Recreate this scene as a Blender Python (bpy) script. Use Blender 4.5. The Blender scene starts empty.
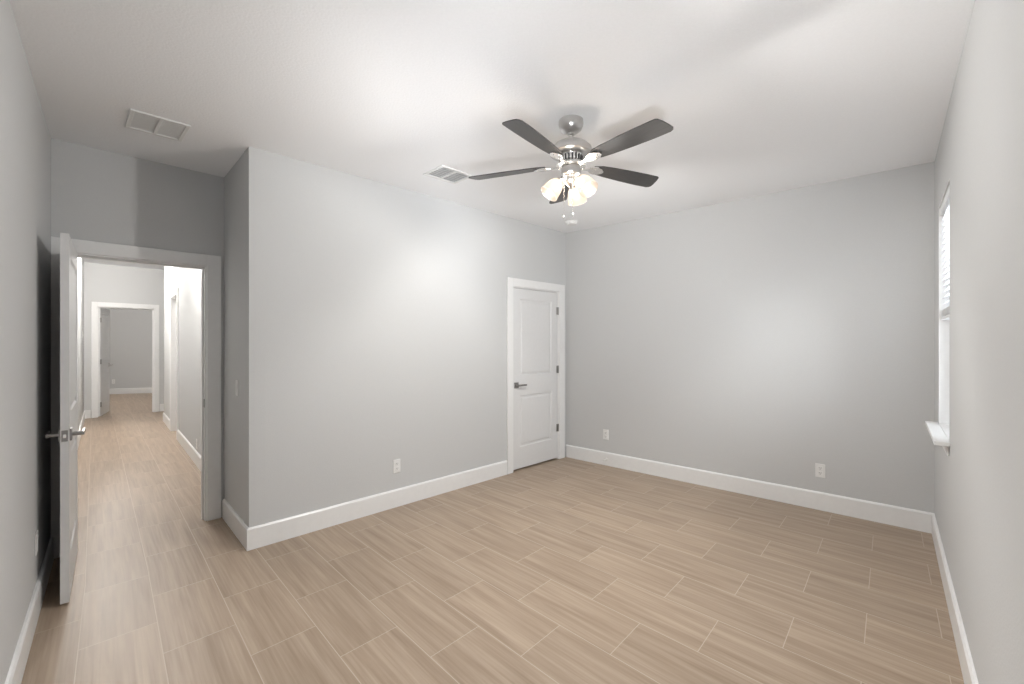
import bpy, bmesh, math
from mathutils import Vector, Matrix
S = bpy.context.scene
COL = S.collection
PI = math.pi

# ------------------------------------------------------------------ camera, world, exposure
F = 450.0                      # focal length in pixels of a 1024 px wide frame
CH = 1.42                      # camera height
H = 2.743                      # ceiling height
cam = bpy.data.cameras.new('camera'); co = bpy.data.objects.new('camera', cam); COL.objects.link(co)
cam.sensor_fit = 'HORIZONTAL'; cam.sensor_width = 36.0; cam.lens = 36.0 * F / 1024
cam.shift_y = -1.0 / 1024; cam.clip_start = 0.02
co.location = (0, 0, CH); co.rotation_euler = (PI / 2, 0, 0)
S.camera = co
S.view_settings.view_transform = 'Standard'; S.view_settings.look = 'None'
S.view_settings.gamma = 1; S.view_settings.use_curve_mapping = False
S.view_settings.exposure = 0.19
W = bpy.data.worlds.new('world'); S.world = W; W.use_nodes = True
W.node_tree.nodes['Background'].inputs[0].default_value = (0.80, 0.90, 1.0, 1)
W.node_tree.nodes['Background'].inputs[1].default_value = 1.0

def lamp(kind, name, loc, power, color=(1, 1, 1), size=0.1, rot=None, sy=None):
    l = bpy.data.lights.new(name, kind); l.energy = power; l.color = color
    if kind == 'AREA':
        l.size = size
        if sy: l.shape = 'RECTANGLE'; l.size_y = sy
    else: l.shadow_soft_size = size
    o = bpy.data.objects.new(name, l); COL.objects.link(o); o.location = loc
    if rot is not None: o.rotation_euler = rot
    return o

# power knobs; the second window's two are added fill
FAN_W, GLOW_W, W1N, W1L, W2C_FILL, W2U_FILL, HALL_W, FAR_W = 43, 3.5, 28, 0, 130, 24, 68, 58
WARM = (1.0, 0.98, 0.95)

# ------------------------------------------------------------------ plan (metres, camera over the origin)
C0 = Vector((-1.789, 3.061)); C1 = Vector((0.663, 5.523)); C2 = Vector((3.114, 3.317))
C4 = Vector((-2.330, 3.641)); C5 = Vector((-3.005, 2.933)); C6 = Vector((-0.024, -0.421))
HL = Vector((-7.81, 8.21)); HR = Vector((-7.03, 9.13))          # ends of the far hall wall

class Fr:
    """A wall frame: s runs along the face, n points into the room, z is up."""
    def __init__(s, a, b, flip=False):
        s.o = Vector(a); s.L = (Vector(b) - s.o).length; s.d = (Vector(b) - s.o) / s.L
        s.n = Vector((-s.d.y, s.d.x))
        if flip: s.n = -s.n
    def p(s, a, n, z):
        q = s.o + s.d * a + s.n * n
        return Vector((q.x, q.y, z))
    def mat(s, a, n, z):
        """x = along, y = out of the wall into the room, z = up (left handed frames are turned so that x stays right handed)"""
        x = Vector((s.d.x, s.d.y, 0)); y = Vector((s.n.x, s.n.y, 0)); zz = Vector((0, 0, 1))
        if x.cross(y).z < 0: x = -x
        m = Matrix((x, y, zz)).transposed().to_4x4(); m.translation = s.p(a, n, z)
        return m

F_closet = Fr(C0, C1, True)      # normal must face the room
F_back = Fr(C1, C2, True)
F_right = Fr(C2, C6, True)
F_left = Fr(C5, C6)
F_return = Fr(C0, C4)
F_door = Fr(C5, C4, True)
for f in (F_closet, F_back, F_right, F_left, F_door):
    c = Vector((0.3, 2.4))
    if (c - f.o).dot(f.n) < 0: f.n = -f.n
if (Vector((-2.4, 3.0)) - F_return.o).dot(F_return.n) < 0: F_return.n = -F_return.n

# ------------------------------------------------------------------ materials
def nt(name):
    m = bpy.data.materials.new(name); m.use_nodes = True
    return m, m.node_tree.nodes, m.node_tree.links, m.node_tree.nodes['Principled BSDF']

def paint(name, col, rough=0.6, scale=180, bump=0.15, dist=0.002, metal=0.0, spec=0.5):
    m, N, L, b = nt(name)
    tc = N.new('ShaderNodeTexCoord'); no = N.new('ShaderNodeTexNoise')
    no.inputs['Scale'].default_value = scale; no.inputs['Detail'].default_value = 3
    L.new(tc.outputs['Object'], no.inputs['Vector'])
    mix = N.new('ShaderNodeMix'); mix.data_type = 'RGBA'
    mix.inputs[6].default_value = (*[c * 0.97 for c in col], 1); mix.inputs[7].default_value = (*[min(1, c * 1.03) for c in col], 1)
    L.new(no.outputs['Fac'], mix.inputs[0]); L.new(mix.outputs[2], b.inputs['Base Color'])
    b.inputs['Roughness'].default_value = rough; b.inputs['Metallic'].default_value = metal
    b.inputs['Specular IOR Level'].default_value = spec
    if bump:
        bp = N.new('ShaderNodeBump'); bp.inputs['Strength'].default_value = bump; bp.inputs['Distance'].default_value = dist
        L.new(no.outputs['Fac'], bp.inputs['Height']); L.new(bp.outputs['Normal'], b.inputs['Normal'])
    return m

M_wall = paint('grey wall paint', (0.610, 0.615, 0.615), 0.75, 120, 0.25, 0.003, spec=0.25)
M_ceil = paint('white ceiling paint', (0.91, 0.915, 0.925), 0.85, 90, 0.35, 0.004, spec=0.2)
M_trim = paint('white semi gloss trim', (0.85, 0.85, 0.845), 0.32, 30, 0.02)
M_door = paint('white door paint', (0.75, 0.75, 0.75), 0.35, 30, 0.02)
M_plastic = paint('white plastic', (0.83, 0.83, 0.82), 0.3, 30, 0)
M_slot = paint('dark slot', (0.05, 0.05, 0.05), 0.6, 30, 0)
M_vent = paint('white enamelled steel', (0.80, 0.80, 0.79), 0.4, 30, 0)
M_duct = paint('dim duct interior', (0.55, 0.55, 0.55), 0.8, 30, 0)
M_nickel = paint('brushed nickel', (0.62, 0.61, 0.60), 0.28, 60, 0.03, metal=1.0)
M_dnickel = paint('satin nickel hardware', (0.36, 0.35, 0.34), 0.35, 60, 0.03, metal=1.0)
M_polish = paint('polished nickel', (0.93, 0.92, 0.91), 0.22, 60, 0.0, metal=1.0)
M_rubber = paint('white rubber', (0.75, 0.75, 0.73), 0.7, 60, 0.0)
M_blind = paint('white slat', (0.85, 0.86, 0.87), 0.5, 60, 0.0)
M_vinyl = paint('white vinyl', (0.84, 0.85, 0.86), 0.35, 60, 0.0)

# blade: dark stained wood, satin
m, N, L, b = nt('dark blade laminate'); M_blade = m
tc = N.new('ShaderNodeTexCoord'); mp = N.new('ShaderNodeMapping'); mp.inputs['Scale'].default_value = (3, 60, 3)
no = N.new('ShaderNodeTexNoise'); no.inputs['Scale'].default_value = 3; no.inputs['Detail'].default_value = 6
cr = N.new('ShaderNodeValToRGB'); cr.color_ramp.elements[0].color = (0.035, 0.034, 0.034, 1); cr.color_ramp.elements[1].color = (0.085, 0.082, 0.08, 1)
L.new(tc.outputs['Object'], mp.inputs[0]); L.new(mp.outputs[0], no.inputs['Vector']); L.new(no.outputs['Fac'], cr.inputs[0]); L.new(cr.outputs[0], b.inputs['Base Color'])
b.inputs['Roughness'].default_value = 0.38

# frosted glass of the lamp shades: lit from inside
m, N, L, b = nt('frosted lamp glass'); M_shade = m
out = N['Material Output']; tr = N.new('ShaderNodeBsdfTranslucent'); tr.inputs[0].default_value = (0.50, 0.43, 0.37, 1)
tp = N.new('ShaderNodeBsdfTransparent'); mx = N.new('ShaderNodeMixShader'); mx.inputs[0].default_value = 0.15
mx2 = N.new('ShaderNodeMixShader'); mx2.inputs[0].default_value = 0.12
em = N.new('ShaderNodeEmission'); em.inputs[0].default_value = (1, 0.83, 0.70, 1); em.inputs[1].default_value = 0.34
ad = N.new('ShaderNodeAddShader')
gl = N.new('ShaderNodeBsdfGlossy'); gl.inputs['Roughness'].default_value = 0.25
L.new(tr.outputs[0], mx.inputs[1]); L.new(tp.outputs[0], mx.inputs[2]); L.new(mx.outputs[0], mx2.inputs[1]); L.new(gl.outputs[0], mx2.inputs[2])
L.new(mx2.outputs[0], ad.inputs[0]); L.new(em.outputs[0], ad.inputs[1]); L.new(ad.outputs[0], out.inputs[0])

def emis(name, col, st):
    m, N, L, b = nt(name)
    b.inputs['Emission Color'].default_value = (*col, 1); b.inputs['Emission Strength'].default_value = st
    b.inputs['Base Color'].default_value = (*col, 1)
    return m
M_bulb = emis('glowing bulb', (1, 0.90, 0.76), 9.0)
M_diff = emis('lit diffuser', (1, 0.96, 0.9), 4.0)

# window glass
m, N, L, b = nt('clear window glass'); M_glass = m
out = N['Material Output']; tp = N.new('ShaderNodeBsdfTransparent'); gl = N.new('ShaderNodeBsdfGlossy'); gl.inputs['Roughness'].default_value = 0.02
fr = N.new('ShaderNodeFresnel'); mx = N.new('ShaderNodeMixShader')
L.new(fr.outputs[0], mx.inputs[0]); L.new(tp.outputs[0], mx.inputs[1]); L.new(gl.outputs[0], mx.inputs[2]); L.new(mx.outputs[0], out.inputs[0])

# floor: 300 x 600 mm wood look tiles in half bond, running towards the hall
m, N, L, b = nt('wood look floor tile'); M_floor = m
def mth(op, a, c=None, d=None):
    n = N.new('ShaderNodeMath'); n.operation = op
    for i, v in enumerate((a, c, d)):
        if v is None: continue
        if isinstance(v, (int, float)): n.inputs[i].default_value = v
        else: L.new(v, n.inputs[i])
    return n.outputs[0]
tc = N.new('ShaderNodeTexCoord'); sx = N.new('ShaderNodeSeparateXYZ'); L.new(tc.outputs['Object'], sx.inputs[0])
X, Y = sx.outputs[0], sx.outputs[1]
p_ = mth('ADD', mth('MULTIPLY', X, 0.68), mth('MULTIPLY', Y, -0.733))
n_ = mth('ADD', mth('MULTIPLY', X, 0.733), mth('MULTIPLY', Y, 0.68))
pc = mth('MAXIMUM', p_, -3.6)
n2 = mth('ADD', mth('DIVIDE', mth('SUBTRACT', n_, 0.809), mth('ADD', mth('MULTIPLY', mth('ADD', pc, 1.7), 0.025), 1.0)), 0.809)
nc = mth('MAXIMUM', n_, 0.0)
p2 = mth('DIVIDE', mth('ADD', mth('ADD', p_, 3.46), mth('MULTIPLY', mth('SUBTRACT', n_, 1.0), 0.04)), mth('SUBTRACT', 1.0, mth('MULTIPLY', mth('SUBTRACT', nc, 1.0), 0.0265)))
p2 = mth('SUBTRACT', p2, 3.46)
rowf = mth('DIVIDE', mth('SUBTRACT', n2, 0.809), 0.297)
row = mth('FLOOR', rowf); rfr = mth('SUBTRACT', rowf, row)
colf = mth('ADD', mth('DIVIDE', mth('ADD', p2, 2.022), 0.602), mth('MULTIPLY', row, 0.5))
cl = mth('FLOOR', colf); cfr = mth('SUBTRACT', colf, cl)
er = mth('MULTIPLY', mth('MINIMUM', rfr, mth('SUBTRACT', 1.0, rfr)), 0.297)
ec = mth('MULTIPLY', mth('MINIMUM', cfr, mth('SUBTRACT', 1.0, cfr)), 0.602)
edge = mth('MINIMUM', er, ec)
grout = mth('LESS_THAN', edge, 0.0019)
cmb = N.new('ShaderNodeCombineXYZ'); L.new(row, cmb.inputs[0]); L.new(cl, cmb.inputs[1])
wn = N.new('ShaderNodeTexWhiteNoise'); wn.noise_dimensions = '3D'; L.new(cmb.outputs[0], wn.inputs['Vector'])
# grain, stretched along the tile, shifted per tile
g = N.new('ShaderNodeCombineXYZ')
L.new(mth('MULTIPLY', p2, 1.1), g.inputs[0]); L.new(mth('MULTIPLY', n2, 17.0), g.inputs[1]); L.new(mth('MULTIPLY', wn.outputs['Value'], 40.0), g.inputs[2])
n1 = N.new('ShaderNodeTexNoise'); n1.inputs['Scale'].default_value = 1.4; n1.inputs['Detail'].default_value = 5; n1.inputs['Distortion'].default_value = 0.35
L.new(g.outputs[0], n1.inputs['Vector'])
g2 = N.new('ShaderNodeCombineXYZ')
L.new(mth('MULTIPLY', p2, 2.2), g2.inputs[0]); L.new(mth('MULTIPLY', n2, 90.0), g2.inputs[1]); L.new(mth('MULTIPLY', wn.outputs['Value'], 17.0), g2.inputs[2])
n3 = N.new('ShaderNodeTexNoise'); n3.inputs['Scale'].default_value = 1.0; n3.inputs['Detail'].default_value = 4
L.new(g2.outputs[0], n3.inputs['Vector'])
fac = mth('ADD', mth('MULTIPLY', n1.outputs['Fac'], 0.62), mth('MULTIPLY', n3.outputs['Fac'], 0.38))
cr = N.new('ShaderNodeValToRGB'); e = cr.color_ramp.elements
e[0].position = 0.33; e[0].color = (0.296, 0.219, 0.156, 1); e[1].position = 0.70; e[1].color = (0.468, 0.371, 0.284, 1)
x = e.new(0.50); x.color = (0.374, 0.286, 0.210, 1)
L.new(fac, cr.inputs[0])
br = N.new('ShaderNodeMix'); br.data_type = 'RGBA'; br.blend_type = 'MULTIPLY'; br.inputs[0].default_value = 1
tv = mth('ADD', mth('MULTIPLY', wn.outputs['Value'], 0.10), 0.95)
ct = N.new('ShaderNodeCombineColor'); [L.new(tv, ct.inputs[i]) for i in range(3)]
L.new(cr.outputs[0], br.inputs[6]); L.new(ct.outputs[0], br.inputs[7])
fm = N.new('ShaderNodeMix'); fm.data_type = 'RGBA'; L.new(grout, fm.inputs[0]); L.new(br.outputs[2], fm.inputs[6]); fm.inputs[7].default_value = (0.52, 0.44, 0.36, 1)
L.new(fm.outputs[2], b.inputs['Base Color'])
L.new(mth('ADD', mth('MULTIPLY', fac, 0.10), 0.34), b.inputs['Roughness'])
b.inputs['Specular IOR Level'].default_value = 0.4
bp = N.new('ShaderNodeBump'); bp.inputs['Strength'].default_value = 0.25; bp.inputs['Distance'].default_value = 0.002
L.new(mth('SUBTRACT', mth('MULTIPLY', fac, 0.25), grout), bp.inputs['Height']); L.new(bp.outputs['Normal'], b.inputs['Normal'])

# ------------------------------------------------------------------ mesh helpers
def obj(name, bm, mat, parent=None, smooth=False, bevel=0, seg=2):
    bmesh.ops.recalc_face_normals(bm, faces=bm.faces)
    me = bpy.data.meshes.new(name); bm.to_mesh(me); bm.free()
    o = bpy.data.objects.new(name, me); COL.objects.link(o); me.materials.append(mat)
    if smooth:
        for p in me.polygons: p.use_smooth = True
        me.set_sharp_from_angle(angle=math.radians(smooth if smooth is not True else 40))
    if parent is not None: o.parent = parent
    if bevel:
        md = o.modifiers.new('bevel', 'BEVEL'); md.width = bevel; md.segments = seg; md.limit_method = 'ANGLE'
    return o
def tag(o, label=None, cat=None, group=None, kind=None):
    if label: o['label'] = label
    if cat: o['category'] = cat
    if group: o['group'] = group
    if kind: o['kind'] = kind
    return o
def empty(name, mat4, label=None, cat=None, group=None, kind=None):
    o = bpy.data.objects.new(name, None); COL.objects.link(o); o.empty_display_size = 0.1
    o.matrix_world = mat4
    return tag(o, label, cat, group, kind)
def hexa(bm, P):
    v = [bm.verts.new(p) for p in P]
    for f in ((0, 1, 2, 3), (7, 6, 5, 4), (0, 4, 5, 1), (1, 5, 6, 2), (2, 6, 7, 3), (3, 7, 4, 0)):
        bm.faces.new([v[i] for i in f])
def fbox(bm, f, s0, s1, n0, n1, z0, z1):
    hexa(bm, [f.p(s0, n0, z0), f.p(s1, n0, z0), f.p(s1, n1, z0), f.p(s0, n1, z0),
              f.p(s0, n0, z1), f.p(s1, n0, z1), f.p(s1, n1, z1), f.p(s0, n1, z1)])
def box(bm, x0, x1, y0, y1, z0, z1, M=None):
    P = [Vector(c) for c in ((x0, y0, z0), (x1, y0, z0), (x1, y1, z0), (x0, y1, z0), (x0, y0, z1), (x1, y0, z1), (x1, y1, z1), (x0, y1, z1))]
    if M is not None: P = [M @ p for p in P]
    hexa(bm, P)
def lathe(bm, prof, seg=40, M=None, cap0=False, cap1=False):
    rings = []
    for r, z in prof:
        ring = []
        for i in range(seg):
            a = 2 * PI * i / seg; p = Vector((r * math.cos(a), r * math.sin(a), z))
            ring.append(bm.verts.new(M @ p if M is not None else p))
        rings.append(ring)
    for a, c in zip(rings, rings[1:]):
        for i in range(seg): bm.faces.new((a[i], a[(i + 1) % seg], c[(i + 1) % seg], c[i]))
    if cap0: bm.faces.new(rings[0])
    if cap1: bm.faces.new(rings[-1][::-1])
def tube(bm, pts, r, seg=10):
    pts = [Vector(p) for p in pts]; rs = r if isinstance(r, (list, tuple)) else [r] * len(pts)
    rings = []
    for i, p in enumerate(pts):
        t = (pts[min(i + 1, len(pts) - 1)] - pts[max(i - 1, 0)]).normalized()
        u = t.cross(Vector((0, 0, 1)))
        if u.length < 1e-3: u = t.cross(Vector((0, 1, 0)))
        u.normalize(); w = t.cross(u)
        rings.append([bm.verts.new(p + rs[i] * (math.cos(2 * PI * k / seg) * u + math.sin(2 * PI * k / seg) * w)) for k in range(seg)])
    for a, c in zip(rings, rings[1:]):
        for k in range(seg): bm.faces.new((a[k], a[(k + 1) % seg], c[(k + 1) % seg], c[k]))
    bm.faces.new(rings[0]); bm.faces.new(rings[-1][::-1])
def struct(name, bm, mat, **k):
    return tag(obj(name, bm, mat, **k), kind='structure')

T = 0.115
DZ = 2.015                                # head of the door openings
# ------------------------------------------------------------------ floor and ceilings
bm = bmesh.new()
def prism(bm, pts, z0, z1):
    a = [bm.verts.new((p[0], p[1], z0)) for p in pts]; c = [bm.verts.new((p[0], p[1], z1)) for p in pts]
    bm.faces.new(a[::-1]); bm.faces.new(c)
    for i in range(len(pts)): bm.faces.new((a[i], a[(i + 1) % len(pts)], c[(i + 1) % len(pts)], c[i]))
d_h = (HL - C5).normalized(); n_h = Vector((d_h.y, -d_h.x))          # hall axis, and across it to the right
if n_h.x < 0: n_h = -n_h
FARD = 4.1                                # depth of the far bedroom
pl = [F_right.o + F_right.d * (F_right.L + 0.2) - F_right.n * 0.15 - F_left.n * 0.0, ]
fl = [C6 + Vector((0.0, -0.2)), C2 + Vector((0.22, 0)), C1 + Vector((0.1, 0.2)), C1 + Vector((-0.9, 1.4)), C4 + n_h * 0.6 + Vector((0.1, 0.4)),
      HR + n_h * 1.4 + d_h * (FARD + 1.2), HL + d_h * (FARD + 1.8) - n_h * 1.5, HL - n_h * 1.5, HL - n_h * 0.15, C5 - n_h * 0.16]
prism(bm, fl, -0.06, 0.0)
struct('floor', bm, M_floor)
bm = bmesh.new(); prism(bm, [C6, C2, C1, C0, C4, C5], H, H + 0.1); struct('ceiling', bm, M_ceil)

# ------------------------------------------------------------------ bedroom walls
ZT = H + 0.1
def wall(name, f, s0, s1, holes=(), zt=ZT, t=T, mat=M_wall):
    """one mesh: a slab behind the face with its openings left out"""
    bm = bmesh.new(); x = s0
    for a, c, z0, z1 in sorted(holes):
        fbox(bm, f, x, a, -t, 0, 0, zt)
        if z0 > 0: fbox(bm, f, a, c, -t, 0, 0, z0)
        fbox(bm, f, a, c, -t, 0, z1, zt); x = c
    fbox(bm, f, x, s1, -t, 0, 0, zt)
    return struct(name, bm, mat)
CD0, CD1 = 2.535, 3.33                                  # closet door opening
WT0, WT1, WZ0, WZ1 = 0.37, 1.09, 0.852, 2.32           # window opening
BD0, BD1 = 0.084, 0.862                                # bedroom doorway
wall('wall_back', F_back, -T, F_back.L + T)
wall('wall_closet', F_closet, 0, F_closet.L, [(CD0, CD1, 0, DZ)])
W2A, W2B = 3.45, 4.55                                   # added unseen window beside and behind the camera, an opening for fill light
wall('wall_right', F_right, 0, F_right.L + T, [(WT0, WT1, WZ0, WZ1), (W2A, W2B, WZ0, WZ1)], t=0.15)
wall('wall_left', F_left, 0, F_left.L)
wall('wall_return', F_return, T * 0, F_return.L, t=0.10)
wall('wall_doorway', F_door, 0, F_door.L, [(BD0, BD1, 0, DZ)])

# ------------------------------------------------------------------ hall
HZ = 2.86
F_hl = Fr(C5 - F_door.n * T, HL); F_hl.n = n_h.copy() if (n_h - F_hl.d * n_h.dot(F_hl.d)).length else n_h
F_hl.n = Vector((-F_hl.d.y, F_hl.d.x)); F_hl.n = F_hl.n if F_hl.n.dot(n_h) > 0 else -F_hl.n
hr0 = Vector((-3.270, 4.790)); dr = Vector((-0.6725, 0.740)).normalized()
q = hr0 - dr * 1.74
F_hr = Fr(q, hr0 + dr * 4.35); F_hr.n = Vector((-F_hr.d.y, F_hr.d.x)); F_hr.n = F_hr.n if F_hr.n.dot(n_h) < 0 else -F_hr.n
F_far = Fr(HL, HR); F_far.n = F_far.n if F_far.n.dot(d_h) < 0 else -F_far.n
wall('wall_hall_left', F_hl, 0, F_hl.L, zt=HZ + 0.1)
# the door in the hall's right wall starts where its near casing stands at u = 178.5
def s_at(f, u, n=0.0):
    k = (u - 512) / F; a = f.o + f.n * n
    return (k * a.y - a.x) / (f.d.x - k * f.d.y)
sd = s_at(F_hr, 178.6)
wall('wall_hall_right', F_hr, 0, F_hr.L, [(sd + 0.08, sd + 0.86, 0, 2.10)], zt=HZ + 0.1, t=0.13)
FD0 = s_at(F_far, 96.8); FD1 = s_at(F_far, 154.4); FZ = 2.06
wall('wall_hall_end', F_far, -0.9, F_far.L + 1.5, [(FD0, FD1, 0, FZ)], zt=HZ + 0.1)
# side corridor opening to the right of the hall, closed beyond
F_side = Fr(F_hr.p(F_hr.L, 0, 0).xy, F_hr.p(F_hr.L, -1.5, 0).xy); F_side.n = F_side.n if F_side.n.dot(d_h) > 0 else -F_side.n
wall('wall_side_corridor', F_side, 0.0, 1.5, zt=HZ + 0.1)
F_cor = Fr(F_side.p(1.3, 0, 0).xy, F_far.p(F_far.L + 1.25, 0, 0).xy); F_cor.n = F_cor.n if F_cor.n.dot(n_h) < 0 else -F_cor.n
wall('wall_side_corridor_end', F_cor, 0, F_cor.L, zt=HZ + 0.1)
bm = bmesh.new()
prism(bm, [C5 - F_door.n * T * 0.9 - n_h * 0.1, C4 - F_door.n * T * 0.9 + n_h * 1.5, HR + n_h * 1.5 + d_h * 0.05, HL - n_h * 0.8 + d_h * 0.05], HZ, HZ + 0.1)
struct('ceiling_hall', bm, M_ceil)
# far bedroom
fb = HL + d_h * FARD
F_fb = Fr((-110 * 0 + (110 - 512) / F * 12.0, 12.0), ((152 - 512) / F * 12.3, 12.3)); F_fb.n = F_fb.n if F_fb.n.dot(d_h) < 0 else -F_fb.n
wall('wall_far_bedroom', F_fb, -2.0, 2.5)
F_fl = Fr(F_far.p(FD0 - 0.9, -T, 0).xy, F_fb.p(-1.2, 0, 0).xy); F_fl.n = F_fl.n if F_fl.n.dot(n_h) > 0 else -F_fl.n
F_fr = Fr(F_far.p(F_far.L + 1.5, -T, 0).xy, F_fb.p(2.3, 0, 0).xy); F_fr.n = F_fr.n if F_fr.n.dot(n_h) < 0 else -F_fr.n
wall('wall_far_bedroom_left', F_fl, 0, F_fl.L); wall('wall_far_bedroom_right', F_fr, 0, F_fr.L)
bm = bmesh.new(); prism(bm, [F_fl.o - n_h * 0.1, F_fr.o + n_h * 0.1, F_fb.p(2.5, -0.1, 0).xy, F_fb.p(-2.0, -0.1, 0).xy], 2.75, 2.85)
struct('ceiling_far_bedroom', bm, M_ceil)

# the closet behind the closed door and the dead space between it and the hall
bm = bmesh.new()
fbox(bm, F_closet, 1.6, F_closet.L + 0.1, -1.4, -1.3, 0, ZT); fbox(bm, F_closet, 1.5, 1.6, -1.4, -T, 0, ZT); fbox(bm, F_closet, F_closet.L + 0.1, F_closet.L + 0.2, -1.4, -T, 0, ZT)
fbox(bm, F_closet, 1.5, F_closet.L + 0.2, -1.4, -T, ZT, ZT + 0.1)
struct('wall_closet_interior', bm, M_wall)

# ------------------------------------------------------------------ baseboards
BH, BT = 0.150, 0.016
def base(name, f, s0, s1, h=BH, t=BT, m0=0.0, m1=0.0):
    """profiled board; m0 / m1 lengthen the front edge at an outside mitre (minus shortens it)"""
    bm = bmesh.new()
    prof = [(0, 0), (t, 0), (t, h - 0.012), (t * 0.55, h - 0.002), (0, h)]
    A = [bm.verts.new(f.p(s0 - m0 * n / t, n, z + 0.0005)) for n, z in prof]; B = [bm.verts.new(f.p(s1 + m1 * n / t, n, z + 0.0005)) for n, z in prof]
    k = len(prof)
    for i in range(k): bm.faces.new((A[i], A[(i + 1) % k], B[(i + 1) % k], B[i]))
    bm.faces.new(A[::-1]); bm.faces.new(B)
    return struct(name, bm, M_trim)
CW = 0.085
base('baseboard_closet', F_closet, 0, CD0 - CW, m0=BT)
base('baseboard_back', F_back, 0, F_back.L, m0=-BT, m1=-BT)
base('baseboard_right', F_right, 0, F_right.L, m0=-BT, m1=-BT)
base('baseboard_left', F_left, 0, F_left.L, m0=-BT, m1=-BT)
base('baseboard_return', F_return, 0, F_return.L - 0.02, m0=BT)
base('baseboard_hall_left', F_hl, 0.02, F_hl.L, m1=-BT)
base('baseboard_hall_right', F_hr, 0.12, sd, m0=0)
base('baseboard_hall_right', F_hr, sd + 0.94, F_hr.L, m1=0)
base('baseboard_hall_end', F_far, 0, FD0 - CW); base('baseboard_hall_end', F_far, FD1 + CW, F_far.L + 1.2)
base('baseboard_far_bedroom', F_fb, -1.3, 2.3)
base('baseboard_far_bedroom_left', F_fl, 0, F_fl.L - 0.02)

# ------------------------------------------------------------------ door casings and jambs
tn = [0]
def casing(f, s0, s1, zt, wl=CW, wr=CW, wt=CW, t=0.018, z0=0.0005):
    """two legs and a head around an opening, with an eased outer step"""
    tn[0] += 1
    bm = bmesh.new()
    fbox(bm, f, s0 - wl, s0 + 0.004, 0.0002, t, z0, zt + wt); fbox(bm, f, s1 - 0.004, s1 + wr, 0.0002, t, z0, zt + wt)
    fbox(bm, f, s0 + 0.004, s1 - 0.004, 0.0002, t, zt - 0.004, zt + wt)
    return struct('trim_%d' % tn[0], bm, M_trim, bevel=0.003)
def jamb(f, s0, s1, zt, depth, stop=None, back_t=0.0):
    tn[0] += 1
    bm = bmesh.new(); j = 0.014
    fbox(bm, f, s0 - 0.004, s0 + j, -depth, 0.001, 0.0005, zt); fbox(bm, f, s1 - j, s1 + 0.004, -depth, 0.001, 0.0005, zt)
    fbox(bm, f, s0 + j, s1 - j, -depth, 0.001, zt - j, zt)
    if stop:
        a, c = stop
        fbox(bm, f, s0 + j, s0 + j + 0.01, -c, -a, 0.0005, zt - j); fbox(bm, f, s1 - j - 0.01, s1 - j, -c, -a, 0.0005, zt - j)
        fbox(bm, f, s0 + j, s1 - j, -c, -a, zt - j - 0.01, zt - j)
    return struct('trim_%d' % tn[0], bm, M_trim, bevel=0.0015)
casing(F_closet, CD0, CD1, DZ, wl=0.08, wr=0.10); jamb(F_closet, CD0, CD1, DZ, T, (0.042, 0.06))
casing(F_door, BD0, BD1, DZ, wl=0.085, wr=0.093); jamb(F_door, BD0, BD1, DZ, T, (0.042, 0.08))
F_doorh = Fr(F_door.p(0, -T, 0).xy, F_door.p(1, -T, 0).xy); F_doorh.n = -F_door.n
casing(F_hr, sd + 0.08, sd + 0.86, 2.10); jamb(F_hr, sd + 0.08, sd + 0.86, 2.10, 0.13)
casing(F_far, FD0, FD1, FZ, wl=0.075, wr=0.075); jamb(F_far, FD0, FD1, FZ, T, (0.03, 0.07))

# ------------------------------------------------------------------ doors
def lever(parent, M, side=1, mat=None, lm=0.115):
    """square rose, neck and lever; local x runs along the door, y out of the face"""
    h = obj('door_handle', _lever(M, side, lm), mat or M_dnickel, parent, smooth=40, bevel=0.0012)
    return h
def _lever(M, side, lm):
    bm = bmesh.new()
    box(bm, -0.032, 0.032, 0.0, 0.009, -0.032, 0.032, M)
    lathe(bm, [(0.011, 0.009), (0.011, 0.05)], 20, M @ Matrix.Rotation(-PI / 2, 4, 'X'), True, True)
    box(bm, *(sorted((side * -0.012, side * lm))), 0.046, 0.058, -0.010, 0.010, M)
    return bm
dn = [0]
def door_slab(name, w, h, t, M, mat=M_door, panels=True):
    """local x 0..w from the hinge, y -t..0, both faces moulded with two panels"""
    dn[0] += 1
    bm = bmesh.new()
    st = 0.11; zs = [0, 0.235, 0.80, 1.015, h - 0.115, h]; xs = [0, st, w - st, w]
    for y, s in ((0, 1), (-t, -1)):
        V = [[bm.verts.new((x, y, z)) for x in xs] for z in zs]
        pan = []
        for i in range(5):
            for j in range(3):
                q = (V[i][j], V[i][j + 1], V[i + 1][j + 1], V[i + 1][j])
                f = bm.faces.new(q if s < 0 else q[::-1])
                if j == 1 and i in (1, 3): pan.append(f)
        bm.normal_update()
        for f in pan:
            bmesh.ops.inset_individual(bm, faces=[f], thickness=0.012, depth=-0.009)
            bmesh.ops.inset_individual(bm, faces=[f], thickness=0.022, depth=0.0)
            bmesh.ops.inset_individual(bm, faces=[f], thickness=0.022, depth=0.007)
        if y == 0: A = V
        else: B = V
    for V0, V1 in zip((A, ), (B, )):
        ring0 = [V0[0][j] for j in range(4)] + [V0[i][3] for i in range(1, 6)] + [V0[5][j] for j in (2, 1, 0)] + [V0[i][0] for i in (4, 3, 2, 1)]
        ring1 = [V1[0][j] for j in range(4)] + [V1[i][3] for i in range(1, 6)] + [V1[5][j] for j in (2, 1, 0)] + [V1[i][0] for i in (4, 3, 2, 1)]
        k = len(ring0)
        for i in range(k): bm.faces.new((ring0[i], ring0[(i + 1) % k], ring1[(i + 1) % k], ring1[i]))
    o = obj(name, bm, mat)
    o.matrix_world = M
    tag(o, kind='structure')
    return o
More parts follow.
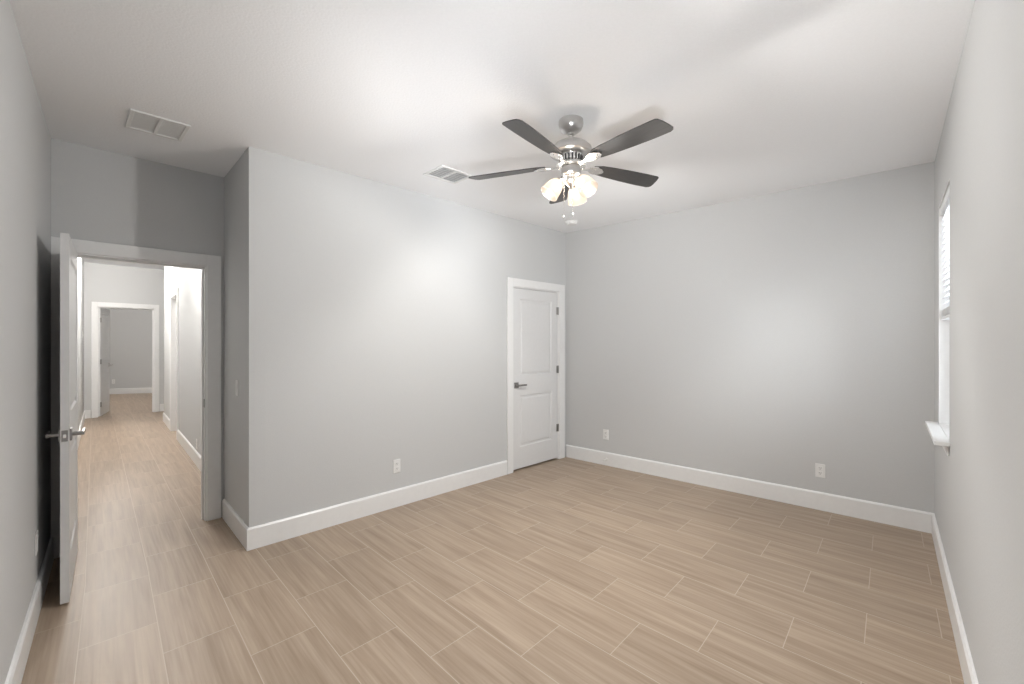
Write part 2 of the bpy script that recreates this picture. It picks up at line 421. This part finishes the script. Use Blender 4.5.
def hinges(parent, zs, x=0.0, y=0.0):
    for z in zs:
        bm = bmesh.new()
        lathe(bm, [(0.007, z - 0.045), (0.007, z + 0.045)], 12, Matrix.Translation((x, y, 0)), True, True)
        box(bm, x + (0.004 if x >= 0 else -0.03), x + 0.026, y - 0.012, y - 0.006 + 0.003, z - 0.044, z + 0.044)
        obj('hinge', bm, M_dnickel, parent, smooth=40)
def frame_mat(o, xdir, z=0.0, ydir=None):
    x = Vector((xdir.x, xdir.y, 0)).normalized(); zz = Vector((0, 0, 1)); y = zz.cross(x)
    m = Matrix((x, y, zz)).transposed().to_4x4(); m.translation = Vector((o.x, o.y, z)); return m

# door_1: closet door, closed; hinge on the right, x runs from the hinge towards the closet wall's near end
w = CD1 - CD0 - 0.034
M = frame_mat(F_closet.p(CD1 - 0.017, -0.004, 0), -F_closet.d, 0.020)
# y axis of that frame must point into the room
if Vector((M[0][1], M[1][1])).dot(F_closet.n) < 0:
    print('closet door frame flipped')
d1 = door_slab('door_1', w, DZ - 0.038, 0.035, M)
Mh = Matrix.Translation((w - 0.050, 0, 0.917))
lever(d1, Mh, -1)
hinges(d1, (0.36, 1.06, 1.76), -0.006, 0.008)
# door_2: bedroom door, swung open along the left wall
ddir = (F_left.d * 0.995).normalized()
hp = F_door.p(BD0 + 0.006, 0.004, 0)
wd = 0.792
# x from hinge to free edge, face y=0 towards ... slab lies between y=-t and y=0
M = frame_mat(hp, ddir, 0.012)
yv = Vector((M[0][1], M[1][1]))
off = 0.0 if yv.dot(F_left.n) < 0 else 0.035
M.translation += Vector((yv.x, yv.y, 0)) * off
d2 = door_slab('door_2', wd, DZ - 0.028, 0.035, M)
lever(d2, Matrix.Translation((wd - 0.060, 0, 0.898)), -1, lm=0.12)
lever(d2, Matrix.Translation((wd - 0.060, -0.035, 0.898)) @ Matrix.Rotation(PI, 4, 'Z'), 1, lm=0.125)
bm = bmesh.new(); box(bm, wd - 0.0005, wd + 0.0015, -0.030, -0.005, 0.868, 0.928); obj('latch_plate', bm, M_dnickel, d2, bevel=0.0006)
bm = bmesh.new(); box(bm, wd, wd + 0.010, -0.024, -0.011, 0.888, 0.908); obj('latch_bolt', bm, M_polish, d2, bevel=0.002)
hinges(d2, (0.20, 1.0, 1.80), 0.0, -0.035 if off else 0.0)
# door_3: far bedroom door swung into that room
hf = F_far.p(FD0 + 0.02, -0.05, 0)
M = frame_mat(hf, Vector((-0.53, 0.848)), 0.012)
d3 = door_slab('door_3', 0.76, FZ - 0.03, 0.035, M)
lever(d3, Matrix.Translation((0.70, -0.035, 0.93)) @ Matrix.Rotation(PI, 4, 'Z'), 1)
hinges(d3, (0.22, 1.02, 1.80), 0.0, -0.038)
# door_4: closed door at the back of the opening in the hall's right wall
M = frame_mat(F_hr.p(sd + 0.08 + 0.016, -0.130, 0), F_hr.d, 0.012)
yv = Vector((M[0][1], M[1][1]))
d4 = door_slab('door_4', 0.748, 2.07, 0.035, M)
# strike plate in the right jamb of the doorway
bm = bmesh.new(); fbox(bm, F_door, BD1 - 0.0160, BD1 - 0.0138, -0.036, -0.006, 0.895, 0.960)
tag(obj('strike_plate', bm, M_dnickel), 'small satin nickel strike plate let into the right jamb of the open doorway', 'strike plate')

# ------------------------------------------------------------------ window on the right wall
def wbox(bm, *a): fbox(bm, F_right, *a)
bm = bmesh.new()                                              # reveal lining
wbox(bm, WT0, WT0 + 0.006, -0.15, -0.0005, WZ0, WZ1); wbox(bm, WT1 - 0.006, WT1, -0.15, -0.0005, WZ0, WZ1); wbox(bm, WT0, WT1, -0.15, -0.0005, WZ1 - 0.006, WZ1)
struct('trim_10', bm, M_trim)
bm = bmesh.new()                                              # frame and sashes
a, c, z0, z1 = WT0 + 0.006, WT1 - 0.006, WZ0 + 0.02, WZ1 - 0.006
fw = 0.045
for q in ((a, a + fw, z0, z1), (c - fw, c, z0, z1), (a + fw, c - fw, z0, z0 + fw), (a + fw, c - fw, z1 - fw, z1), (a + fw, c - fw, 1.555, 1.60)):
    wbox(bm, q[0], q[1], -0.145, -0.085, q[2], q[3])
wf = struct('window_1', bm, M_vinyl, bevel=0.003)
bm = bmesh.new(); wbox(bm, a + fw, c - fw, -0.120, -0.115, z0 + fw, z1 - fw); obj('window_pane', bm, M_glass, wf)
bm = bmesh.new()                                              # stool with horns
wbox(bm, WT0 - 0.05, WT1 + 0.05, 0.0003, 0.065, WZ0 - 0.008, WZ0 + 0.016); wbox(bm, WT0 + 0.002, WT1 - 0.002, -0.085, 0.0003, WZ0 + 0.0005, WZ0 + 0.016)
st = struct('window_sill', bm, M_trim, bevel=0.003)
st.name = 'trim_11'
bm = bmesh.new(); wbox(bm, WT0 - 0.03, WT1 + 0.02, 0.0003, 0.012, WZ0 - 0.065, WZ0 - 0.0085); struct('trim_12', bm, M_trim, bevel=0.004)
bm = bmesh.new()  # frame of the added window, out of view, made to bring in fill
a, c = W2A + 0.002, W2B - 0.002
for q in ((a, a + fw, z0, z1), (c - fw, c, z0, z1), (a + fw, c - fw, z0, z0 + fw), (a + fw, c - fw, z1 - fw, z1), (a + fw, c - fw, 1.555, 1.60)):
    wbox(bm, q[0], q[1], -0.145, -0.085, q[2], q[3])
wf2 = struct('added_window_2', bm, M_vinyl, bevel=0.003)
bm = bmesh.new(); wbox(bm, a + fw, c - fw, -0.120, -0.115, z0 + fw, z1 - fw); obj('window_pane', bm, M_glass, wf2)
def day_or_fill(ctr, power, col, w, h, direction, spread):
    if power <= 0: return
    dl = lamp('AREA', 'daylight_or_fill', ctr, power, col, w, Vector(direction).to_track_quat('-Z', 'Y').to_euler(), h)
    dl.data.spread = math.radians(spread)
lo = F_right.p((W2A + W2B) / 2 + 0.55, -0.45, 1.15)  # added fill lamp, aimed through the added window at the right of the ceiling
day_or_fill(lo, W2C_FILL, (0.95, 0.97, 1.0), 1.1, 1.0, Vector((1.3, 3.0, 3.1)) - lo, 70)
lo = F_right.p((W2A + W2B) / 2 + 0.10, -0.55, 1.0)  # another added fill lamp, aimed at the middle of the ceiling
day_or_fill(lo, W2U_FILL, (0.95, 0.97, 1.0), 1.1, 1.0, Vector((0.4, 2.6, 3.2)) - lo, 64)
# horizontal blind, drawn half way up
bl = empty('window_blind', F_right.mat((WT0 + WT1) / 2, -0.035, 1.56), 'white slatted window blind raised halfway in the window on the right', 'window blind')
inv = bl.matrix_world.inverted()
hw = (WT1 - WT0) / 2 - 0.012; zb = 0.0; ztop = WZ1 - 0.008 - 1.56
bm = bmesh.new(); box(bm, -hw, hw, -0.028, 0.028, ztop - 0.055, ztop - 0.001); obj('headrail', bm, M_blind, bl, bevel=0.004)
n = 0; z = 0.075
bm = bmesh.new()
while z < ztop - 0.06:
    Ms = Matrix.Translation((0, 0, z)) @ Matrix.Rotation(math.radians(-28), 4, 'X')
    box(bm, -hw, hw, -0.024, 0.024, -0.0013, 0.0013, Ms); z += 0.040
obj('slats', bm, M_blind, bl)
bm = bmesh.new()
for k in range(9): box(bm, -hw, hw, -0.024, 0.024, 0.022 + k * 0.0045, 0.0245 + k * 0.0045)
obj('stacked_slats', bm, M_blind, bl)
bm = bmesh.new(); box(bm, -hw, hw, -0.025, 0.025, 0.0, 0.018); obj('bottom_rail', bm, M_blind, bl, bevel=0.003)
bm = bmesh.new()
for x in (-hw + 0.1, 0, hw - 0.1): tube(bm, [(x, 0.026, 0.01), (x, 0.026, ztop - 0.03)], 0.0012, 6)
obj('lift_cords', bm, M_blind, bl)
# daylight outside that window
n3_ = Vector((F_right.n.x, F_right.n.y, 0)); d3_ = Vector((F_right.d.x, F_right.d.y, 0)); up = Vector((0, 0, 1))
day_or_fill(F_right.p((WT0 + WT1) / 2, -0.165, 1.57), W1N, (0.90, 0.95, 1.0), 0.80, 1.46, n3_, 180)
day_or_fill(F_right.p((WT0 + WT1) / 2 - 0.2, -0.40, 1.45), W1L, (0.90, 0.95, 1.0), 0.9, 1.3, n3_ + d3_ * 0.7, 110)

# ------------------------------------------------------------------ outlets and switches
def outlet(f, s, z, label, name='wall_outlet'):
    o = empty(name, f.mat(s, 0.0003, z), label, 'outlet', None)
    bm = bmesh.new(); box(bm, -0.035, 0.035, 0, 0.006, -0.057, 0.057); obj('cover_plate', bm, M_plastic, o, bevel=0.003)
    for zz in (0.021, -0.021):
        bm = bmesh.new(); box(bm, -0.017, 0.017, 0.006, 0.0085, zz - 0.015, zz + 0.015); s_ = obj('socket', bm, M_plastic, o, bevel=0.002)
        bm = bmesh.new()
        for x in (-0.0065, 0.0065): box(bm, x - 0.0014, x + 0.0014, 0.0080, 0.0088, zz - 0.001, zz + 0.008)
        lathe(bm, [(0.0028, 0.0080), (0.0028, 0.0088)], 10, Matrix.Translation((0, 0, zz - 0.008)) @ Matrix.Rotation(-PI / 2, 4, 'X'), True, True)
        obj('socket_slots', bm, M_slot, s_)
    return o
def switch(f, s, z, label):
    o = empty('light_switch', f.mat(s, 0.0003, z), label, 'light switch')
    bm = bmesh.new(); box(bm, -0.035, 0.035, 0, 0.006, -0.057, 0.057); obj('cover_plate', bm, M_plastic, o, bevel=0.003)
    bm = bmesh.new(); box(bm, -0.0165, 0.0165, 0.006, 0.0095, -0.033, 0.033, Matrix.Rotation(math.radians(1.5), 4, 'X')); obj('rocker', bm, M_plastic, o, bevel=0.0015)
    return o
def z_at(f, s, y, n=0): return CH - (y - 341) * f.p(s, n, 0).y / F
def put(fn, f, u, y, *a, **k):
    s = s_at(f, u); return fn(f, s, z_at(f, s, y), *a, **k)
put(outlet, F_closet, 396.6, 466, 'white wall outlet low on the long wall left of the closed white door')
put(outlet, F_back, 606, 434.5, 'white wall outlet low on the back wall just right of the closed door corner')
put(outlet, F_back, 820.3, 470.5, 'white wall outlet low on the back wall near the window corner')
put(outlet, F_left, 35.5, 543, 'white wall outlet low on the left wall behind the open door')
put(outlet, F_hr, 197, 444, 'white wall outlet low on the right wall of the hallway')
put(outlet, F_fb, 113.5, 381.5, 'tiny white wall outlet in the far bedroom beyond the hallway')
put(switch, F_return, 237.6, 388, 'white rocker light switch on the short wall right of the open doorway')
put(switch, F_hl, 82.4, 334, 'white light switch on the left wall of the hallway')

# door stop on the back baseboard
sb = s_at(F_back, 607.5)
o = empty('door_stop', F_back.mat(sb, BT + 0.0003, 0.075), 'small white tipped spring door stop on the baseboard of the back wall', 'door stop')
bm = bmesh.new(); Mx = Matrix.Rotation(-PI / 2, 4, 'X')
lathe(bm, [(0.012, 0), (0.012, 0.004), (0.006, 0.008)], 16, Mx, True, True); obj('mount', bm, M_plastic, o, smooth=40)
bm = bmesh.new()
tube(bm, [(0.0055 * math.cos(k * 0.9), 0.008 + k * 0.0011, 0.0055 * math.sin(k * 0.9)) for k in range(50)], 0.001, 5); obj('spring', bm, M_plastic, o, smooth=60)
bm = bmesh.new(); lathe(bm, [(0.008, 0.062), (0.008, 0.072), (0.006, 0.076)], 16, Mx, True, True); obj('tip', bm, M_rubber, o, smooth=40)

# ------------------------------------------------------------------ ceiling grilles, smoke detector
def grille(name, corner, e1, e2, label, bars, cat='vent', ang=30, back=None):
    """corner + two edges on the ceiling; slats run along e1, a bar splits e1 in half"""
    a = Vector(e1); b_ = Vector(e2); la, lb = a.length, b_.length
    x = Vector((a.x, a.y, 0)).normalized(); z = Vector((0, 0, -1)); y = z.cross(x)
    cpt = Vector(corner)
    if y.xy.dot(b_) < 0:      # keep right handed, start from the other side
        cpt = cpt + b_
    M = Matrix((x, y, z)).transposed().to_4x4(); M.translation = Vector((cpt.x, cpt.y, H - 0.0004))
    o = empty(name, M, label, cat)
    fwid = 0.022
    bm = bmesh.new()
    for q in ((0, la, 0, fwid), (0, la, lb - fwid, lb), (0, fwid, fwid, lb - fwid), (la - fwid, la, fwid, lb - fwid)): box(bm, *q, 0, 0.010)
    obj('frame', bm, M_vent, o, bevel=0.003)
    bm = bmesh.new(); box(bm, la / 2 - 0.008, la / 2 + 0.008, fwid, lb - fwid, 0.001, 0.009); obj('divider', bm, M_vent, o, bevel=0.001)
    bm = bmesh.new(); box(bm, fwid, la - fwid, fwid, lb - fwid, 0.0, 0.0008); obj('backing', bm, back or M_duct, o)
    for h0, h1 in ((fwid, la / 2 - 0.008), (la / 2 + 0.008, la - fwid)):
        bm = bmesh.new()
        for k in range(bars):
            yy = fwid + (k + 0.5) * (lb - 2 * fwid) / bars; wv = (lb - 2 * fwid) / bars * 0.45
            box(bm, h0, h1, -wv, wv, -0.0005, 0.0005, Matrix.Translation((0, yy, 0.0055)) @ Matrix.Rotation(math.radians(ang), 4, 'X'))
        t = obj('slats', bm, M_vent, o)
    return o
def ceil_pt(u, y, z=H): Yv = F * (z - CH) / (341 - y); return Vector(((u - 512) / F * Yv, Yv))
grille('ceiling_vent', ceil_pt(127.5, 107.3), F_closet.d * 0.285, -F_closet.n * -0.0 + F_return.d * 0.30, 'flat white return air grille in the ceiling near the open doorway', 22, ang=8, back=M_vent)
grille('ceiling_vent', ceil_pt(441, 164.3), F_closet.d * 0.31, F_return.d * 0.255, 'white ceiling register with slanted louvres between the closet wall and the fan', 7, ang=30)
cp = ceil_pt(571.5, 221.8)
o = empty('smoke_detector', Matrix.Translation((cp.x, cp.y, H - 0.0004)) @ Matrix.Rotation(PI, 4, 'X'), 'round white smoke detector on the ceiling beyond the fan', 'smoke detector')
bm = bmesh.new(); lathe(bm, [(0.075, 0), (0.075, 0.012), (0.068, 0.016)], 32, None, True, True); obj('base', bm, M_plastic, o, smooth=40)
bm = bmesh.new(); lathe(bm, [(0.062, 0.016), (0.060, 0.030), (0.048, 0.036), (0.02, 0.038)], 32, None, False, True); obj('cover', bm, M_plastic, o, smooth=40)

# ------------------------------------------------------------------ ceiling fan
fx, fy = 0.354, 2.70
fan = empty('ceiling_fan', Matrix.Translation((fx, fy, H - 0.0004)), 'brushed nickel ceiling fan with five dark blades and three lit frosted shades', 'ceiling fan')
def zz(z): return z - H
bm = bmesh.new(); lathe(bm, [(0.072, 0), (0.074, zz(2.72)), (0.071, zz(2.705)), (0.061, zz(2.684)), (0.042, zz(2.670)), (0.020, zz(2.665))], 48, None, True, True); obj('canopy', bm, M_nickel, fan, smooth=40)
bm = bmesh.new(); lathe(bm, [(0.022, zz(2.665)), (0.022, zz(2.655)), (0.013, zz(2.650)), (0.013, zz(2.60))], 24, None, True, True); obj('downrod', bm, M_nickel, fan, smooth=40)
bm = bmesh.new()
lathe(bm, [(0.018, zz(2.628)), (0.030, zz(2.628)), (0.055, zz(2.618)), (0.096, zz(2.598)), (0.121, zz(2.575)), (0.128, zz(2.553)), (0.125, zz(2.540)), (0.112, zz(2.533)), (0.080, zz(2.530))], 56, None, True, True)
obj('motor_housing', bm, M_nickel, fan, smooth=40)
bm = bmesh.new(); lathe(bm, [(0.072, zz(2.530)), (0.066, zz(2.515)), (0.066, zz(2.496)), (0.080, zz(2.486)), (0.092, zz(2.476)), (0.090, zz(2.466)), (0.060, zz(2.462))], 48, None, True, True); hub = obj('hub', bm, M_polish, fan, smooth=40)
bm = bmesh.new()
for k in range(20):
    a = 2 * PI * k / 20
    box(bm, 0.066, 0.0705, -0.0045, 0.0045, zz(2.494), zz(2.524), Matrix.Rotation(a, 4, 'Z'))
obj('vent_slots', bm, M_slot, hub)
bm = bmesh.new(); lathe(bm, [(0.050, zz(2.463)), (0.058, zz(2.458)), (0.060, zz(2.425)), (0.052, zz(2.412)), (0.030, zz(2.402)), (0.012, zz(2.396))], 40, None, True, True); obj('switch_housing', bm, M_nickel, fan, smooth=40)
bm = bmesh.new(); lathe(bm, [(0.030, zz(2.403)), (0.034, zz(2.385)), (0.030, zz(2.362)), (0.016, zz(2.350)), (0.008, zz(2.335)), (0.003, zz(2.328))], 32, None, True, True); obj('light_fitter', bm, M_nickel, fan, smooth=40)

def blade_outline():
    pts = [(0.155, -0.028), (0.20, -0.046), (0.27, -0.054), (0.40, -0.062), (0.53, -0.066), (0.618, -0.066), (0.630, -0.058),
           (0.641, -0.030), (0.652, 0.020), (0.654, 0.042), (0.645, 0.056), (0.628, 0.064), (0.53, 0.066), (0.40, 0.062), (0.27, 0.054), (0.20, 0.046), (0.155, 0.028)]
    return pts
TH0 = math.radians(-122.4)
blade_angles = [TH0 + math.radians(d) for d in (-2.0, 71.0, 147.2, 213.8, 283.5)]
proto = None
for i, a in enumerate(blade_angles):
    R = Matrix.Rotation(a, 4, 'Z') @ Matrix.Translation((0, 0, zz(2.478))) @ Matrix.Rotation(math.radians((0, 0, 1.3, 2.6, 1.0)[i]), 4, 'Y') @ Matrix.Rotation(math.radians(-11), 4, 'X')
    bm = bmesh.new(); P = blade_outline(); th = 0.006
    A = [bm.verts.new((x, y, 0)) for x, y in P]; B = [bm.verts.new((x, y, th)) for x, y in P]
    bm.faces.new(A[::-1]); bm.faces.new(B)
    for k in range(len(P)): bm.faces.new((A[k], A[(k + 1) % len(P)], B[(k + 1) % len(P)], B[k]))
    b_ = obj('blade', bm, M_blade, fan, bevel=0.0015); b_.matrix_local = R
    # blade iron: neck from the hub and a petal screwed under the blade
    bm = bmesh.new()
    P = [(0.070, -0.014), (0.10, -0.010), (0.125, -0.014), (0.150, -0.030), (0.175, -0.036), (0.205, -0.030), (0.228, -0.012), (0.232, 0.0)]
    P = P + [(x, -y) for x, y in P[-2::-1]]
    A = [bm.verts.new((x, y, -0.010 - 0.010 * max(0, (0.13 - x) / 0.06))) for x, y in P]; B = [bm.verts.new((x, y, -0.001 - 0.008 * max(0, (0.13 - x) / 0.06))) for x, y in P]
    bm.faces.new(A[::-1]); bm.faces.new(B)
    for k in range(len(P)): bm.faces.new((A[k], A[(k + 1) % len(P)], B[(k + 1) % len(P)], B[k]))
    bmesh.ops.triangulate(bm, faces=[f for f in bm.faces if len(f.verts) > 4])
    ir = obj('blade_iron', bm, M_polish, fan, bevel=0.002); ir.matrix_local = R
    for sx_, sy_ in ((0.165, 0.017), (0.165, -0.017), (0.208, 0)):
        bm = bmesh.new(); lathe(bm, [(0.005, -0.013), (0.004, -0.010)], 10, Matrix.Translation((sx_, sy_, 0)), True, True)
        obj('screw', bm, M_nickel, ir, smooth=30)
# light kit: three arms with bell shades
for az in (66, 190, 310):
    a = math.radians(az)
    R = Matrix.Rotation(a, 4, 'Z')
    bm = bmesh.new(); tube(bm, [R @ Vector(p) for p in ((0.02, 0, zz(2.385)), (0.045, 0, zz(2.392)), (0.062, 0, zz(2.388)), (0.072, 0, zz(2.376)))], 0.008, 12); arm = obj('lamp_arm', bm, M_nickel, fan, smooth=60)
    # socket axis: tilted outward and down
    tilt = math.radians(38)
    Ms = R @ Matrix.Translation((0.066, 0, zz(2.385))) @ Matrix.Rotation(-tilt, 4, 'Y') @ Matrix.Rotation(PI, 4, 'X')
    bm = bmesh.new(); lathe(bm, [(0.012, -0.006), (0.021, 0.0), (0.023, 0.022), (0.021, 0.026)], 24, Ms, True, True); obj('lamp_socket', bm, M_nickel, arm, smooth=40)
    bm = bmesh.new()
    prof = [(r_ * 0.93, z_) for r_, z_ in [(0.024, 0.012), (0.036, 0.022), (0.048, 0.042), (0.055, 0.068), (0.059, 0.095), (0.063, 0.118), (0.0615, 0.118), (0.0575, 0.095), (0.0535, 0.068), (0.0465, 0.042), (0.034, 0.024), (0.024, 0.015)]]
    lathe(bm, prof, 40, Ms); sh = obj('lamp_shade', bm, M_shade, fan, smooth=60)
    bm = bmesh.new(); lathe(bm, [(0.003, 0.104), (0.016, 0.099), (0.025, 0.086), (0.027, 0.072), (0.022, 0.055), (0.013, 0.040), (0.012, 0.027)], 24, Ms, True, True); obj('light_bulb', bm, M_bulb, sh, smooth=60)
    Mw = fan.matrix_world @ Ms
    sl = lamp('SPOT', 'fan_lamp_light', Mw @ Vector((0, 0, 0.135)), FAN_W, WARM, 0.045, (Mw.to_3x3() @ Vector((0, 0, 1))).to_track_quat('-Z', 'Y').to_euler())
    sl.data.spot_size = math.radians(175); sl.data.spot_blend = 0.35
    gp = fan.matrix_world @ (R @ Vector((0.17, 0, zz(2.27)))); gd = R.to_3x3() @ Vector((1, 0, 0.30))
    gs = lamp('SPOT', 'fan_lamp_glow', gp, GLOW_W, WARM, 0.15, gd.to_track_quat('-Z', 'Y').to_euler())
    gs.data.spot_size = math.radians(150); gs.data.spot_blend = 1.0
    bp_ = fan.matrix_world @ (Matrix.Rotation(math.radians(az + 60), 4, 'Z') @ Vector((0.085, 0, zz(2.365))))
    lamp('POINT', 'fan_lamp_glow', bp_, 0.8, (1.0, 0.90, 0.78), 0.03)
# pull chains
for dx, dy, zb_ in ((-0.046, -0.03, 2.145), (0.003, -0.058, 2.15)):
    bm = bmesh.new()
    zt_ = 2.43; n = int((zt_ - zb_ - 0.03) / 0.0045)
    tube(bm, [(dx, dy, zz(zt_)), (dx, dy, zz(zb_ + 0.02))], 0.0012, 6)
    for k in range(n): lathe(bm, [(0.0004, -0.0018), (0.0018, 0), (0.0004, 0.0018)], 6, Matrix.Translation((dx, dy, zz(zt_ - k * 0.0045))))
    ch = obj('pull_chain', bm, M_polish, fan, smooth=60)
    bm = bmesh.new(); lathe(bm, [(0.001, zz(zb_ + 0.022)), (0.004, zz(zb_ + 0.017)), (0.005, zz(zb_ + 0.006)), (0.002, zz(zb_))], 12, Matrix.Translation((dx, dy, 0)), True, True); obj('pull_knob', bm, M_nickel, ch, smooth=60)

# ------------------------------------------------------------------ hall and far room ceiling lights (above the sight line, the far two added as fill)
def unseen_ceiling_light(p, zc, power, label):
    o = empty('unseen_ceiling_light', Matrix.Translation((p.x, p.y, zc - 0.0004)), label, 'ceiling light')
    bm = bmesh.new(); lathe(bm, [(0.10, 0), (0.10, -0.018), (0.085, -0.022)], 32, None, True, True); obj('rim', bm, M_plastic, o, smooth=40)
    bm = bmesh.new(); lathe(bm, [(0.082, -0.0225), (0.07, -0.035), (0.03, -0.042), (0.005, -0.043)], 32, None, True, True); obj('diffuser', bm, M_diff, o, smooth=40)
    lamp('POINT', 'unseen_ceiling_lamp', (p.x, p.y, zc - 0.10), power, (1, 0.96, 0.91), 0.06)
mid = (C5 + C4) / 2
unseen_ceiling_light(mid + d_h * 1.7 + n_h * 0.05, HZ, HALL_W * 0.72, 'round flush ceiling light in the hallway just past the doorway')
unseen_ceiling_light(mid + d_h * 4.9 - n_h * 0.22, HZ, HALL_W * 1.35, 'added round flush ceiling light, unseen, filling the far end of the hallway')  # added fill lamp for the hall end, fixture unseen
unseen_ceiling_light(F_fb.p(0.9, 2.4, 0).xy, 2.75, FAR_W, 'added round flush ceiling light, unseen, filling the far bedroom')  # invented fixture, put in to light the far bedroom
